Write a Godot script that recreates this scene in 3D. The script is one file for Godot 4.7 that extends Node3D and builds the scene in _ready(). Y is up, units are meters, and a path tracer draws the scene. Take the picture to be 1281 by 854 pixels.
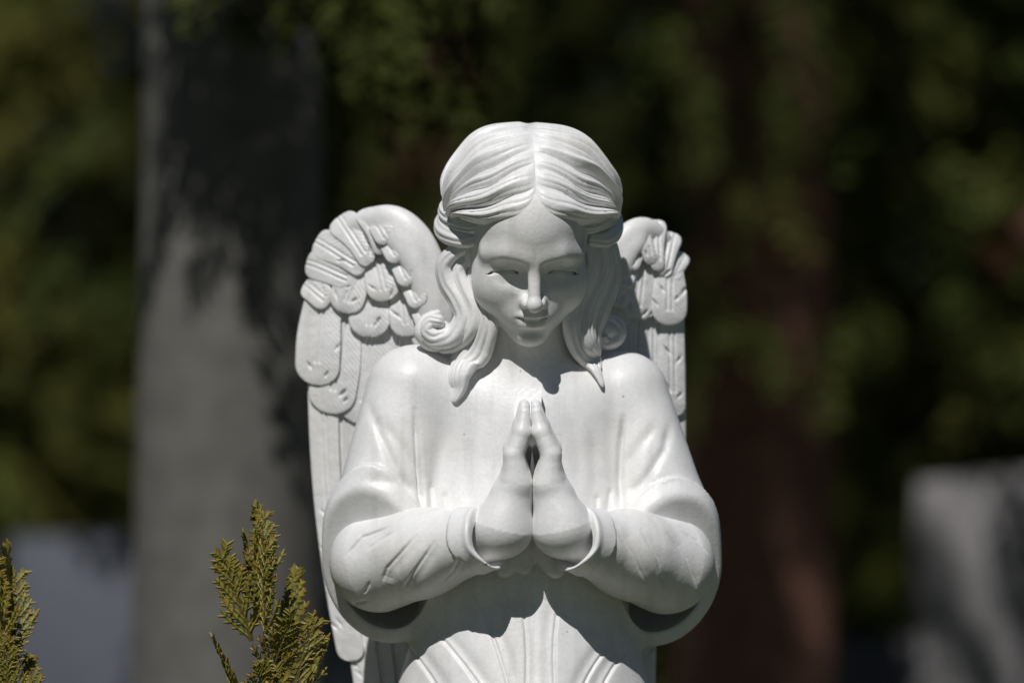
extends Node3D
# A marble angel in a cemetery. Sculpting is laid out in millimetre-like units ("u", 0.8 mm each) round the point
# (0, EYE, 0); x right, y up, z towards the viewer.
const S := 0.0008
const EYE := 1.64
const PLINTH := 0.60

var marble: StandardMaterial3D
var marble_flat: StandardMaterial3D
var results := {}
var lock_results := Mutex.new()
var finger_z := PackedFloat32Array([163.0, 145.5, 128.0, 111.5])
var finger_up := PackedFloat32Array([0.0, 7.0, 9.0, 6.0])
var rng := RandomNumberGenerator.new()
var head_basis: Basis
var head_at: Vector3
var head_back: Basis
var wobble := FastNoiseLite.new()
var groove_points := PackedVector3Array()
var groove_start := PackedInt32Array([0])
var groove_first := PackedInt32Array([0])
var groove_lo := PackedVector3Array()
var groove_hi := PackedVector3Array()
var groove_width := PackedFloat32Array()
var groove_depth := PackedFloat32Array()

# ------------------------------------------------------------------ helpers
func at(x: float, y: float, z: float) -> Vector3:
	return Vector3(x - 640.5, 427.0 - y, z)

func far_at(x: float, y: float, dist: float) -> Vector3:
	var k := S * dist / 6.0
	return Vector3((x - 640.5) * k, EYE + (427.0 - y) * k, 6.0 - dist)

func tag(o: Node3D, label: String, category: String, group := "", kind := "") -> void:
	if label: o.set_meta("label", label)
	if category: o.set_meta("category", category)
	if group: o.set_meta("group", group)
	if kind: o.set_meta("kind", kind)

func thing(called: String, where: Vector3, label: String, category: String, group := "") -> Node3D:
	var o := Node3D.new()
	o.name = called
	add_child(o, true)
	o.position = where
	tag(o, label, category, group)
	return o

func put(called: String, m: Mesh, mat: Material, parent: Node3D) -> MeshInstance3D:
	var o := MeshInstance3D.new()
	o.name = called
	o.mesh = m
	o.material_override = mat
	parent.add_child(o, true)
	return o

func arrays(v: PackedVector3Array, n: PackedVector3Array, idx: PackedInt32Array, col := PackedColorArray()) -> ArrayMesh:
	var a := []
	a.resize(Mesh.ARRAY_MAX)
	a[Mesh.ARRAY_VERTEX] = v
	a[Mesh.ARRAY_NORMAL] = n
	a[Mesh.ARRAY_INDEX] = idx
	if col.size(): a[Mesh.ARRAY_COLOR] = col
	var m := ArrayMesh.new()
	m.add_surface_from_arrays(Mesh.PRIMITIVE_TRIANGLES, a)
	return m

func smooth_normals(v: PackedVector3Array, idx: PackedInt32Array) -> PackedVector3Array:
	var n := PackedVector3Array()
	n.resize(v.size())
	for k in range(0, idx.size(), 3):
		var a := idx[k]
		var b := idx[k + 1]
		var c := idx[k + 2]
		var f := (v[c] - v[a]).cross(v[b] - v[a])
		n[a] += f
		n[b] += f
		n[c] += f
	for i in n.size():
		n[i] = n[i].normalized()
	return n

# a grid of nu x nv points as a smooth sheet
func grid_mesh(v: PackedVector3Array, nu: int, nv: int, wrap_v := false, flip := false, col := PackedColorArray()) -> ArrayMesh:
	var idx := PackedInt32Array()
	for i in nu - 1:
		for j in (nv if wrap_v else nv - 1):
			var j2 := (j + 1) % nv
			var a := i * nv + j
			var b := i * nv + j2
			var c := (i + 1) * nv + j
			var d := (i + 1) * nv + j2
			if flip:
				idx.append_array([a, c, b, b, c, d])
			else:
				idx.append_array([a, b, c, b, d, c])
	return arrays(v, smooth_normals(v, idx), idx, col)

# statue units -> metres in the statue's own frame
func statue(v: PackedVector3Array) -> PackedVector3Array:
	var o := PackedVector3Array()
	o.resize(v.size())
	for i in v.size():
		o[i] = v[i] * S + Vector3(0, EYE - PLINTH, 0)
	return o

# ------------------------------------------------------------------ distance fields
func ell(p: Vector3, c: Vector3, r: Vector3) -> float:
	var q := (p - c) / r
	var k0 := q.length()
	var k1 := (q / r).length()
	return k0 * (k0 - 1.0) / maxf(k1, 0.0001)

func cone(p: Vector3, a: Vector3, b: Vector3, ra: float, rb: float) -> float:
	var ab := b - a
	var t := clampf((p - a).dot(ab) / ab.length_squared(), 0.0, 1.0)
	return (p - a - ab * t).length() - lerpf(ra, rb, t)

func smin(a: float, b: float, k: float) -> float:
	var h := k - absf(a - b)
	if h <= 0.0:
		return a if a < b else b
	return (a if a < b else b) - h * h * 0.25 / k

func smax(a: float, b: float, k: float) -> float:
	return -smin(-a, -b, k)

# surface nets over a block-culled grid; returns [points, normals, indices] in statue units
func nets(f: Callable, lo: Vector3, hi: Vector3, h: float, group: int, slack: float) -> Array:
	var nbx := int(ceil((hi.x - lo.x) / (h * 4.0)))
	var nby := int(ceil((hi.y - lo.y) / (h * 4.0)))
	var nbz := int(ceil((hi.z - lo.z) / (h * 4.0)))
	var nx := nbx * 4 + 1
	var ny := nby * 4 + 1
	var nz := nbz * 4 + 1
	var vals := PackedFloat32Array()
	vals.resize(nx * ny * nz)
	vals.fill(1e9)
	var cell := PackedInt32Array()
	cell.resize(nx * ny * nz)
	cell.fill(-1)
	var sx := ny * nz
	var active := PackedInt32Array()
	var reach := h * 4.0 * 0.8661 * slack
	for bx in nbx:
		for by in nby:
			for bz in nbz:
				var c := lo + Vector3(bx * 4 + 2, by * 4 + 2, bz * 4 + 2) * h
				var d: float = f.call(c)
				if absf(d) > reach:
					continue
				active.append_array([bx * 4, by * 4, bz * 4])
				for i in range(bx * 4, bx * 4 + 5):
					for j in range(by * 4, by * 4 + 5):
						var row := i * sx + j * nz
						for k in range(bz * 4, bz * 4 + 5):
							if vals[row + k] > 1e8:
								vals[row + k] = f.call(Vector3(lo.x + i * h, lo.y + j * h, lo.z + k * h))
	var off := PackedInt32Array([0, 1, nz, nz + 1, sx, sx + 1, sx + nz, sx + nz + 1])
	var edges := PackedInt32Array([0, 1, 2, 3, 4, 5, 6, 7, 0, 2, 1, 3, 4, 6, 5, 7, 0, 4, 1, 5, 2, 6, 3, 7])
	var corner := PackedVector3Array([Vector3(0, 0, 0), Vector3(0, 0, 1), Vector3(0, 1, 0), Vector3(0, 1, 1), Vector3(1, 0, 0), Vector3(1, 0, 1), Vector3(1, 1, 0), Vector3(1, 1, 1)])
	var v := PackedVector3Array()
	var n := PackedVector3Array()
	var where := PackedInt32Array()
	var ee := h * 0.3
	var step_a := PackedInt32Array([sx, nz, 1])
	var step_b := PackedInt32Array([nz, 1, sx])
	var step_c := PackedInt32Array([1, sx, nz])
	for q in range(0, active.size(), 3):
		for i in range(active[q], active[q] + 4):
			for j in range(active[q + 1], active[q + 1] + 4):
				for k in range(active[q + 2], active[q + 2] + 4):
					var base := i * sx + j * nz + k
					var m := 0
					for e in 8:
						if vals[base + off[e]] < 0.0:
							m += 1
					if m == 0 or m == 8:
						continue
					var sum := Vector3.ZERO
					var count := 0
					for e in range(0, 24, 2):
						var a := vals[base + off[edges[e]]]
						var b := vals[base + off[edges[e + 1]]]
						if (a < 0.0) != (b < 0.0):
							sum += corner[edges[e]].lerp(corner[edges[e + 1]], a / (a - b))
							count += 1
					var p := lo + (Vector3(i, j, k) + sum / count) * h
					var d0: float = f.call(p)
					var dx: float = f.call(Vector3(p.x + ee, p.y, p.z))
					var dy: float = f.call(Vector3(p.x, p.y + ee, p.z))
					var dz: float = f.call(Vector3(p.x, p.y, p.z + ee))
					var g := Vector3(dx - d0, dy - d0, dz - d0) / ee
					p -= (g * (d0 / maxf(g.length_squared(), 0.05))).limit_length(h * 0.7)
					cell[base] = v.size()
					where.append_array([i, j, k])
					v.append(p)
					n.append(g.normalized())
	var idx := PackedInt32Array()
	for q in v.size():
		var i := where[q * 3]
		var j := where[q * 3 + 1]
		var k := where[q * 3 + 2]
		var base := i * sx + j * nz + k
		var here := vals[base] < 0.0
		for axis in 3:
			var d1 := step_a[axis]
			var d2 := step_b[axis]
			var d3 := step_c[axis]
			if vals[base + d1] > 1e8 or here == (vals[base + d1] < 0.0):
				continue
			if (axis == 0 and (j == 0 or k == 0)) or (axis == 1 and (k == 0 or i == 0)) or (axis == 2 and (i == 0 or j == 0)):
				continue
			var a := cell[base]
			var b := cell[base - d2]
			var c := cell[base - d2 - d3]
			var d := cell[base - d3]
			if b < 0 or c < 0 or d < 0:
				continue
			if here:
				idx.append_array([a, c, b, a, d, c])
			else:
				idx.append_array([a, b, c, a, c, d])
	return [v, n, idx] if group < 0 else refine(v, n, idx, group)

# splits the triangles that lie on a groove, twice, then cuts the grooves in
func refine(v: PackedVector3Array, n: PackedVector3Array, idx: PackedInt32Array, group: int) -> Array:
	for pass_no in 2:
		var hot := PackedByteArray()
		hot.resize(v.size())
		for i in v.size():
			hot[i] = 1 if n[i].z > -0.2 and line_groove(v[i], group) > 0.03 else 0
		var mids := {}
		var out := PackedInt32Array()
		for t in range(0, idx.size(), 3):
			var a := idx[t]
			var b := idx[t + 1]
			var c := idx[t + 2]
			if hot[a] + hot[b] + hot[c] == 0:
				out.append_array([a, b, c])
				continue
			var m := PackedInt32Array()
			for e in 3:
				var i := idx[t + e]
				var j := idx[t + (e + 1) % 3]
				var key := mini(i, j) * 1000000 + maxi(i, j)
				if not mids.has(key):
					mids[key] = v.size()
					v.append((v[i] + v[j]) * 0.5)
					n.append((n[i] + n[j]).normalized())
				m.append(mids[key])
			out.append_array([a, m[0], m[2], m[0], b, m[1], m[2], m[1], c, m[0], m[1], m[2]])
		idx = out
	var ee := 0.6
	for i in v.size():
		var p := v[i]
		if n[i].z < -0.2:
			continue
		var c0 := line_groove(p, group)
		if c0 > 0.01:
			var g := n[i] + Vector3(line_groove(Vector3(p.x + ee, p.y, p.z), group) - c0, line_groove(Vector3(p.x, p.y + ee, p.z), group) - c0, 0.0) / ee
			v[i] = p - n[i] * c0
			n[i] = g.normalized()
	return [v, n, idx]

func carve(key: String, f: Callable, lo: Vector3, hi: Vector3, h: float, group := -1, slack := 1.2) -> void:
	var r := nets(f, lo, hi, h, group, slack)
	lock_results.lock()
	results[key] = r
	lock_results.unlock()

func carved(key: String) -> ArrayMesh:
	var r: Array = results[key]
	return arrays(statue(r[0]), r[1], r[2])

# ------------------------------------------------------------------ the face, in the head's own axes
func face_field(p: Vector3) -> float:
	var m := Vector3(absf(p.x), p.y, p.z)
	var d := ell(p, Vector3(0, 30, -10), Vector3(73, 95, 105))
	d = smin(d, ell(p, Vector3(0, -18, 15), Vector3(68, 80, 74)), 22.0)
	d = smin(d, ell(p, Vector3(0, 38, 14), Vector3(70, 60, 72)), 16.0)
	d = smin(d, ell(p, Vector3(0, -62, 36), Vector3(51, 45, 50)), 24.0)
	d = smin(d, ell(m, Vector3(38, -36, 48), Vector3(32, 34, 31)), 22.0)
	d = smin(d, ell(p, Vector3(0, -94, 72), Vector3(21, 15, 20)), 20.0)
	if d > 45.0 or d < -60.0 or p.z < 0.0:
		if p.z < 40.0:
			d = smin(d, ell(m, Vector3(75, -12, 12), Vector3(6, 20, 12)), 4.0)
		return d * 0.8
	if p.y < -30.0:
		d = smin(d, ell(p, Vector3(0, -64, 74), Vector3(30, 22, 19)), 16.0)
	if p.y > -55.0 and p.y < 50.0:
		# brow, sockets, eyes
		var brow := minf(cone(m, Vector3(9, 14.5, 84.5), Vector3(32, 20, 81), 5.0, 5.8), cone(m, Vector3(32, 20, 81), Vector3(56, 11, 61), 5.8, 3.2))
		d = smin(d, brow, 22.0)
		d = smax(d, -ell(m, Vector3(33, -6, 99), Vector3(28, 14.5, 22)), 14.0)
		d = smax(d, -ell(m, Vector3(15, -12, 97), Vector3(8, 13, 12)), 12.0)
		if p.y < 22.0 and m.x > 6.0:
			var bow := (m.x - 31.0) * (m.x - 31.0)
			var lid_line := -21.5 + 0.003 * bow - 0.10 * (m.x - 31.0)
			var ball := (m - Vector3(32, -16, 54)).length()
			d = smin(d, ball - 22.0, 3.0)
			d = smin(d, smax(ball - 25.4 + 0.006 * bow, lid_line - p.y, 2.2), 4.0)
			d = smin(d, smax(ball - 22.9, p.y - lid_line + 9.5 - 0.02 * bow, 2.4), 8.0)
			d = smax(d, -(absf(ball - 26.3) + absf(p.y + 6.0 + 0.013 * bow) * 1.3 - 2.3), 3.0)
	if m.x < 45.0 and p.y < 40.0 and p.y > -75.0:
		var nose := smin(cone(p, Vector3(0, 12, 84), Vector3(0, -35, 109), 7.6, 7.6), (p - Vector3(0, -37.5, 110.5)).length() - 9.5, 5.0)
		nose = smin(nose, ell(m, Vector3(9.8, -40, 98), Vector3(5.6, 6.8, 9.5)), 3.5)
		d = smin(d, nose, 10.0)
		if p.y < -35.0:
			d = smax(d, -ell(m, Vector3(5.6, -49.5, 104), Vector3(2.8, 4.5, 5)), 2.0)
			d = smax(d, -cone(m, Vector3(0, -51, 107), Vector3(0, -57, 105), 3.0, 2.5), 5.0)
	if m.x < 45.0 and p.y < -42.0:
		var up := minf(cone(m, Vector3(2.5, -58.2, 94), Vector3(10, -58.4, 93), 6.0, 5.8), cone(m, Vector3(10, -58.4, 93), Vector3(21, -61.6, 85), 5.8, 2.8))
		var low := minf(cone(m, Vector3(0, -71.8, 91.5), Vector3(9, -70.4, 90), 8.4, 7.4), cone(m, Vector3(9, -70.4, 90), Vector3(18.5, -64.8, 84), 7.4, 2.8))
		d = smin(d, up, 4.0)
		d = smin(d, low, 4.5)
		var slit := minf(cone(m, Vector3(0, -64.2, 99.5), Vector3(9, -62.8, 98), 1.0, 1.2), cone(m, Vector3(9, -62.8, 98), Vector3(22.5, -62.4, 86), 1.2, 0.6))
		d = smax(d, -slit, 3.2)
		d = smax(d, -ell(m, Vector3(0, -83, 98), Vector3(15, 4.0, 8)), 8.0)
	# ears
	d = smin(d, ell(m, Vector3(75, -12, 12), Vector3(6, 20, 12)), 4.0)
	return d * 0.8

# ------------------------------------------------------------------ robe with neck and wide outer sleeves
func line_groove(p: Vector3, group: int) -> float:
	var out := 0.0
	for g in range(groove_first[group], groove_first[group + 1]):
		var lo := groove_lo[g]
		var hi := groove_hi[g]
		if p.x < lo.x or p.y < lo.y or p.x > hi.x or p.y > hi.y or p.z < lo.z or p.z > hi.z:
			continue
		var best := 1e9
		var t_best := 0.0
		var first := groove_start[g]
		var last := groove_start[g + 1] - 1
		for k in range(first, last):
			var a := groove_points[k]
			var bx := groove_points[k + 1].x - a.x
			var by := groove_points[k + 1].y - a.y
			var px := p.x - a.x
			var py := p.y - a.y
			var t := clampf((px * bx + py * by) / (bx * bx + by * by), 0.0, 1.0)
			var q := (px - bx * t) * (px - bx * t) + (py - by * t) * (py - by * t)
			if q < best:
				best = q
				t_best = (k - first + t) / (last - first)
		var w := groove_width[g]
		var fade := clampf(minf(t_best, 1.0 - t_best) * 5.0, 0.0, 1.0)
		out += groove_depth[g] * exp(-best / (w * w)) * (0.2 + 0.8 * fade)
	return out

func groove(points: Array, width: float, depth: float) -> void:
	var lo := Vector3.INF
	var hi := -Vector3.INF
	for p: Vector3 in points:
		groove_points.append(p)
		lo = lo.min(p)
		hi = hi.max(p)
	groove_start.append(groove_points.size())
	groove_lo.append(lo - Vector3(width * 2.4, width * 2.4, 95))
	groove_hi.append(hi + Vector3(width * 2.4, width * 2.4, 90))
	groove_width.append(width)
	groove_depth.append(depth)

func wide_sleeve(p: Vector3, sh: Vector3, el: Vector3, r0: float, r1: float, c: Vector3, r: Vector3, q: Vector3, n: Vector3) -> float:
	var e := cone(p, sh, el, r0, r1)
	e = smin(e, ell(p, c, r), 34.0)
	var pl := (p - q).dot(n)
	e -= 6.5 * smoothstep(-27.0, -18.0, pl)
	e = smax(e, pl, 5.0)
	var inner := ell(p, c + Vector3(0, -10, 10), r - Vector3(13, 22, 8))
	return smax(e, -inner, 4.0)

func robe_field(p: Vector3) -> float:
	# chest and belly
	var d := ell(p, at(656, 632, -12), Vector3(140, 172, 84))
	var q := Vector3(p.x, p.y, p.z * 1.1)
	d = smin(d, cone(q, at(655, 745, 0), at(655, 1010, 0), 124.0, 205.0) * 0.78, 50.0)
	# shoulders and neck
	if p.y > -190.0:
		d = smin(d, ell(p, at(650, 522, -10), Vector3(118, 76, 66)), 30.0)
		d = smin(d, cone(p, at(615, 482, -30), at(530, 484, 0), 46.0, 50.0), 40.0)
		d = smin(d, cone(p, at(690, 482, -38), at(778, 490, -32), 46.0, 48.0), 40.0)
		d = smin(d, cone(p, at(655, 490, -30), at(661, 388, 8), 54.0, 49.0), 34.0)
	# wide sleeves
	var l := 1e3
	var r := 1e3
	if p.x < -40.0 and p.y < 40.0:
		l = wide_sleeve(p, at(512, 488, 0), at(480, 640, 26), 54.0, 62.0, at(490, 700, 12), Vector3(80, 97, 84), at(489, 643, 86), Vector3(-0.40, -0.34, 0.85).normalized())
	elif p.x > 60.0 and p.y < 40.0:
		r = wide_sleeve(p, at(788, 494, -34), at(826, 640, -2), 49.0, 60.0, at(815, 703, -12), Vector3(82, 99, 86), at(818, 645, 64), Vector3(0.40, -0.34, 0.85).normalized())
	d = smin(d, minf(l, r), 16.0)
	# bunched cloth under the wrists
	if p.y < -225.0 and p.y > -300.0 and p.z > 40.0:
		d = smin(d, cone(p, at(664, 672, 104), at(632, 706, 118), 15.0, 12.0), 6.0)
		d = smin(d, cone(p, at(666, 676, 104), at(655, 704, 116), 12.0, 10.0), 6.0)
		d = smin(d, cone(p, at(668, 672, 104), at(694, 706, 118), 15.0, 13.0), 6.0)
		d = smin(d, cone(p, at(640, 676, 90), at(700, 676, 90), 20.0, 20.0), 12.0)
	return d * 0.85

# ------------------------------------------------------------------ close-fitting forearm sleeves
func forearm_field(p: Vector3, el: Vector3, wr: Vector3, mouth: Vector3, n: Vector3) -> float:
	var ax := (wr - el).normalized()
	var d := cone(p, el, el.lerp(wr, 0.55), 62.0, 53.0)
	d = smin(d, cone(p, el.lerp(wr, 0.5), wr + ax * 30.0, 53.0, 37.0), 14.0)
	var pl := (p - mouth).dot(n) + 2.5 * sin(p.y * 0.07 + 0.5) - 9.0 * smoothstep(-248.0, -282.0, p.y)
	# turned cuff: a proud band with a seam behind it, wider below than above
	d -= 3.5 * smoothstep(-34.0, -30.0, pl) + 1.6 * exp(-(pl + 3.0) * (pl + 3.0) / 20.0)
	d = smax(d, pl, 3.5)
	return smax(d, -cone(p, el.lerp(wr, 0.75), wr + ax * 60.0 + Vector3(0, -7, 0), 22.0, 31.5), 2.5) * 0.85

func forearm_left(p: Vector3) -> float:
	return forearm_field(p, at(475, 702, 42), at(583, 675, 136), at(607, 657, 152), Vector3(0.84, 0.30, 0.44).normalized())

func forearm_right(p: Vector3) -> float:
	return forearm_field(p, at(832, 705, 24), at(742, 677, 126), at(723, 659, 147), Vector3(-0.80, 0.28, 0.50).normalized())

# ------------------------------------------------------------------ one praying hand; u points from the joint plane outwards
func hand_field(p: Vector3, side: float) -> float:
	# work in a frame whose x is the distance from the plane where the palms meet
	var cx := 25.0 + (p.y + 170.0) * 0.0 - clampf((p.y + 130.0) * 0.05, 0.0, 3.0)
	var m := Vector3((cx - p.x) if side < 0.0 else (p.x - cx), p.y, p.z)
	var y0 := 427.0
	var d := cone(m, Vector3(62, y0 - 676, 122), Vector3(40, y0 - 656, 146), 30.0, 31.0)
	d = smin(d, cone(m, Vector3(35, y0 - 654, 154), Vector3(22, y0 - 600, 160), 35.0, 18.0), 22.0)
	d = smin(d, cone(m, Vector3(33, y0 - 650, 124), Vector3(21, y0 - 594, 118), 31.0, 17.0), 20.0)
	d = smin(d, cone(m, Vector3(24, y0 - 612, 146), Vector3(21, y0 - 590, 140), 24.0, 17.0), 14.0)
	if d < 140.0:
		for k in 4:
			var z := finger_z[k]
			var up := finger_up[k]
			var j0 := Vector3(19.5, y0 - 602 + up * 0.5, z)
			var j1 := Vector3(23.0, y0 - 566 + up * 0.7, z + 1.0)
			var j2 := Vector3(11.2, y0 - 538 + up * 0.9, z - 1.0)
			var j3 := Vector3(7.2, y0 - 514 + up, z - 4.0)
			var f := cone(m, j0, j1, 18.0, 12.6)
			f = smin(f, cone(m, j1, j2, 12.6, 11.4), 3.0)
			f = smin(f, cone(m, j2, j3, 11.4, 6.6), 3.0)
			d = smin(d, f, 6.0)
		var th := smin(cone(m, Vector3(26, y0 - 628, 112), Vector3(16, y0 - 592, 98), 17.0, 13.0), cone(m, Vector3(16, y0 - 592, 98), Vector3(9, y0 - 560, 96), 13.0, 9.0), 4.0)
		d = smin(d, th, 8.0)
	d = smax(d, -0.6 - m.x, 1.2)
	return d * 0.9

func hand_left(p: Vector3) -> float:
	return hand_field(p, -1.0)

func hand_right(p: Vector3) -> float:
	return hand_field(p, 1.0)

# ------------------------------------------------------------------ hair
func hair_cap(side: float, locks: int, seeded: int) -> ArrayMesh:
	var r := RandomNumberGenerator.new()
	r.seed = seeded
	var edge := PackedFloat32Array([0.0])
	while edge[edge.size() - 1] < 1.0:
		edge.append(edge[edge.size() - 1] + r.randf_range(0.6, 1.4) / locks)
	var depth := PackedFloat32Array()
	var phase := PackedFloat32Array()
	for k in edge.size() + 1:
		depth.append(r.randf_range(0.55, 1.25))
		phase.append(r.randf_range(0.0, TAU))
	var nu := 310
	var nv := 90
	var radii := Vector3(103.0 if side < 0.0 else 110.0, 125.0, 123.0)
	var c := Vector3(0, 25, -15)
	var v := PackedVector3Array()
	var ends: Array = [Vector3(0.91, 0.17, 0.36), Vector3(0.94, 0.25, 0.22), Vector3(0.96, 0.31, 0.06), Vector3(0.94, 0.33, -0.08), Vector3(0.90, 0.22, -0.35), Vector3(0.62, -0.30, -0.70)]
	for i in nu:
		var uu := -0.05 + 1.05 * i / (nu - 1.0)
		var u := maxf(uu, 0.0)
		var a := deg_to_rad(lerpf(31.5, 172.0, pow(u, 0.95)))
		var s := Vector3(0, sin(a), cos(a))
		var t := clampf(u, 0.0, 0.999) * (ends.size() - 1)
		var e: Vector3 = (ends[int(t)] as Vector3).lerp(ends[int(t) + 1], t - int(t)).normalized()
		e.x *= side
		for j in nv:
			var w := 1.14 * j / (nv - 1.0)
			var dir := s.slerp(e, w)
			# strands sag a little between parting and temple
			var sag := sin(PI * pow(minf(w, 1.0), 0.85)) * clampf(1.0 - u * 1.7, 0.0, 1.0)
			dir += Vector3(0, -0.12, 0.08) * sag
			dir = dir.normalized()
			var us := u + 0.010 * sin(w * 5.0 + u * 31.0) * w + 0.006 * sin(w * 11.0 + u * 13.0)
			var k := 0
			while k < edge.size() - 2 and edge[k + 1] < us:
				k += 1
			var f := clampf((us - edge[k]) / (edge[k + 1] - edge[k]), 0.0, 1.0)
			var grow := 0.25 + 0.75 * smoothstep(0.02, 0.6, w)
			var big := pow(sin(PI * f), 0.72) * 15.0 * depth[k] * grow
			var fine := (sqrt(absf(sin(f * PI * 3.0 + phase[k] * 0.2))) - 0.7) * 3.0 * grow * smoothstep(0.0, 0.2, sin(PI * f))
			fine += absf(sin(f * PI * 6.0 + phase[k] + w * 3.0)) * 0.55 * grow
			var lift := big + fine - 8.5 - 60.0 * pow(maxf(w - 1.0, 0.0), 1.3)
			lift = lerpf(-7.0, lift, smoothstep(0.0, 0.1, w))
			lift += 3.0 * exp(-(w - 0.9) * (w - 0.9) / 0.02)
			var p := c + dir * radii
			var out := (dir / radii).normalized()
			# the hair lies close to the brow and thickens towards the crown
			if u < 0.32 and w < 0.95:
				var over := face_field(p) / 0.8 - 5.0
				p -= out * (over * (1.0 - u / 0.32) * (1.0 - smoothstep(0.45, 0.95, w)))
			if uu < 0.0:
				var roll := uu / -0.05
				p -= out * (14.0 * roll)
				p += Vector3(0, -5.0 * sin(roll * PI * 0.7), 0)
				lift *= 1.0 - roll
			p += out * lift
			v.append(head_basis * p + head_at)
	return grid_mesh(statue(v), nu, nv, false, side > 0.0)

func along(pts: PackedVector3Array, t: float) -> Vector3:
	var x := clampf(t, 0.0, 1.0) * (pts.size() - 1)
	var i := mini(int(x), pts.size() - 2)
	var a := pts[maxi(i - 1, 0)]
	var d := pts[mini(i + 2, pts.size() - 1)]
	return pts[i].cubic_interpolate(pts[i + 1], a, d, x - i)

# a strand bundle swept along points; widths are half-widths in u, given at start, middle and end
func lock_mesh(points: Array, w0: float, w1: float, w2: float, flat: float, ridges: int, facing: Vector3, depth := 0.22, steps := 60) -> ArrayMesh:
	var pts := PackedVector3Array(points)
	var nv := maxi(28, ridges * 14)
	var v := PackedVector3Array()
	for i in steps + 1:
		var t := float(i) / steps
		var p := along(pts, t)
		var tan := (along(pts, t + 0.012) - along(pts, t - 0.012)).normalized()
		var side := tan.cross(facing).normalized()
		var up := side.cross(tan).normalized()
		var w := lerpf(w0, w1, t * 2.0) if t < 0.5 else lerpf(w1, w2, pow(t * 2.0 - 1.0, 1.7))
		var capped := sqrt(clampf(1.0 - pow(clampf((t - 0.96) / 0.04, 0.0, 1.0), 2.0), 0.0, 1.0)) * sqrt(clampf(1.0 - pow(clampf((0.03 - t) / 0.03, 0.0, 1.0), 2.0), 0.0, 1.0))
		w *= capped
		var drift := 0.35 * sin(t * 4.0 + ridges)
		for j in nv:
			var a := TAU * j / nv
			var bump := absf(sin((cos(a) * 0.5 + 0.5 + drift * 0.12) * PI * ridges))
			var rr := 1.0 - depth * (1.0 - pow(bump, 0.6))
			v.append(p + side * (cos(a) * w * (1.0 - depth * 0.4 + depth * 0.4 * bump)) + up * (sin(a) * w * flat * rr))
	return grid_mesh(statue(v), steps + 1, nv, true, true)

# lays a point of a lock on the robe below it
func settle(p: Vector3, gap: float) -> Vector3:
	var z := 120.0
	while z > -40.0 and robe_field(Vector3(p.x, p.y, z)) > gap:
		z -= 1.5
	if z <= -38.0:
		return p
	return Vector3(p.x, p.y, lerpf(p.z, minf(z, p.z + 10.0), smoothstep(6.0, -24.0, p.y)))

func blob(c: Vector3, r: Vector3, b := Basis()) -> ArrayMesh:
	var v := PackedVector3Array()
	for i in 25:
		var th := PI * i / 24.0
		for j in 36:
			var ph := TAU * j / 36.0
			v.append(c + b * (Vector3(sin(th) * cos(ph), cos(th), sin(th) * sin(ph)) * r))
	return grid_mesh(statue(v), 25, 36, true, false)

# ------------------------------------------------------------------ wings
func wing_z(x: float, y: float, side: float) -> float:
	if side < 0.0:
		return -88.0 - maxf(545.0 - x, -30.0) * 0.34 - (y - 300.0) * 0.03
	return -112.0 - maxf(x - 765.0, -30.0) * 0.42 - (y - 300.0) * 0.03

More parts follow.
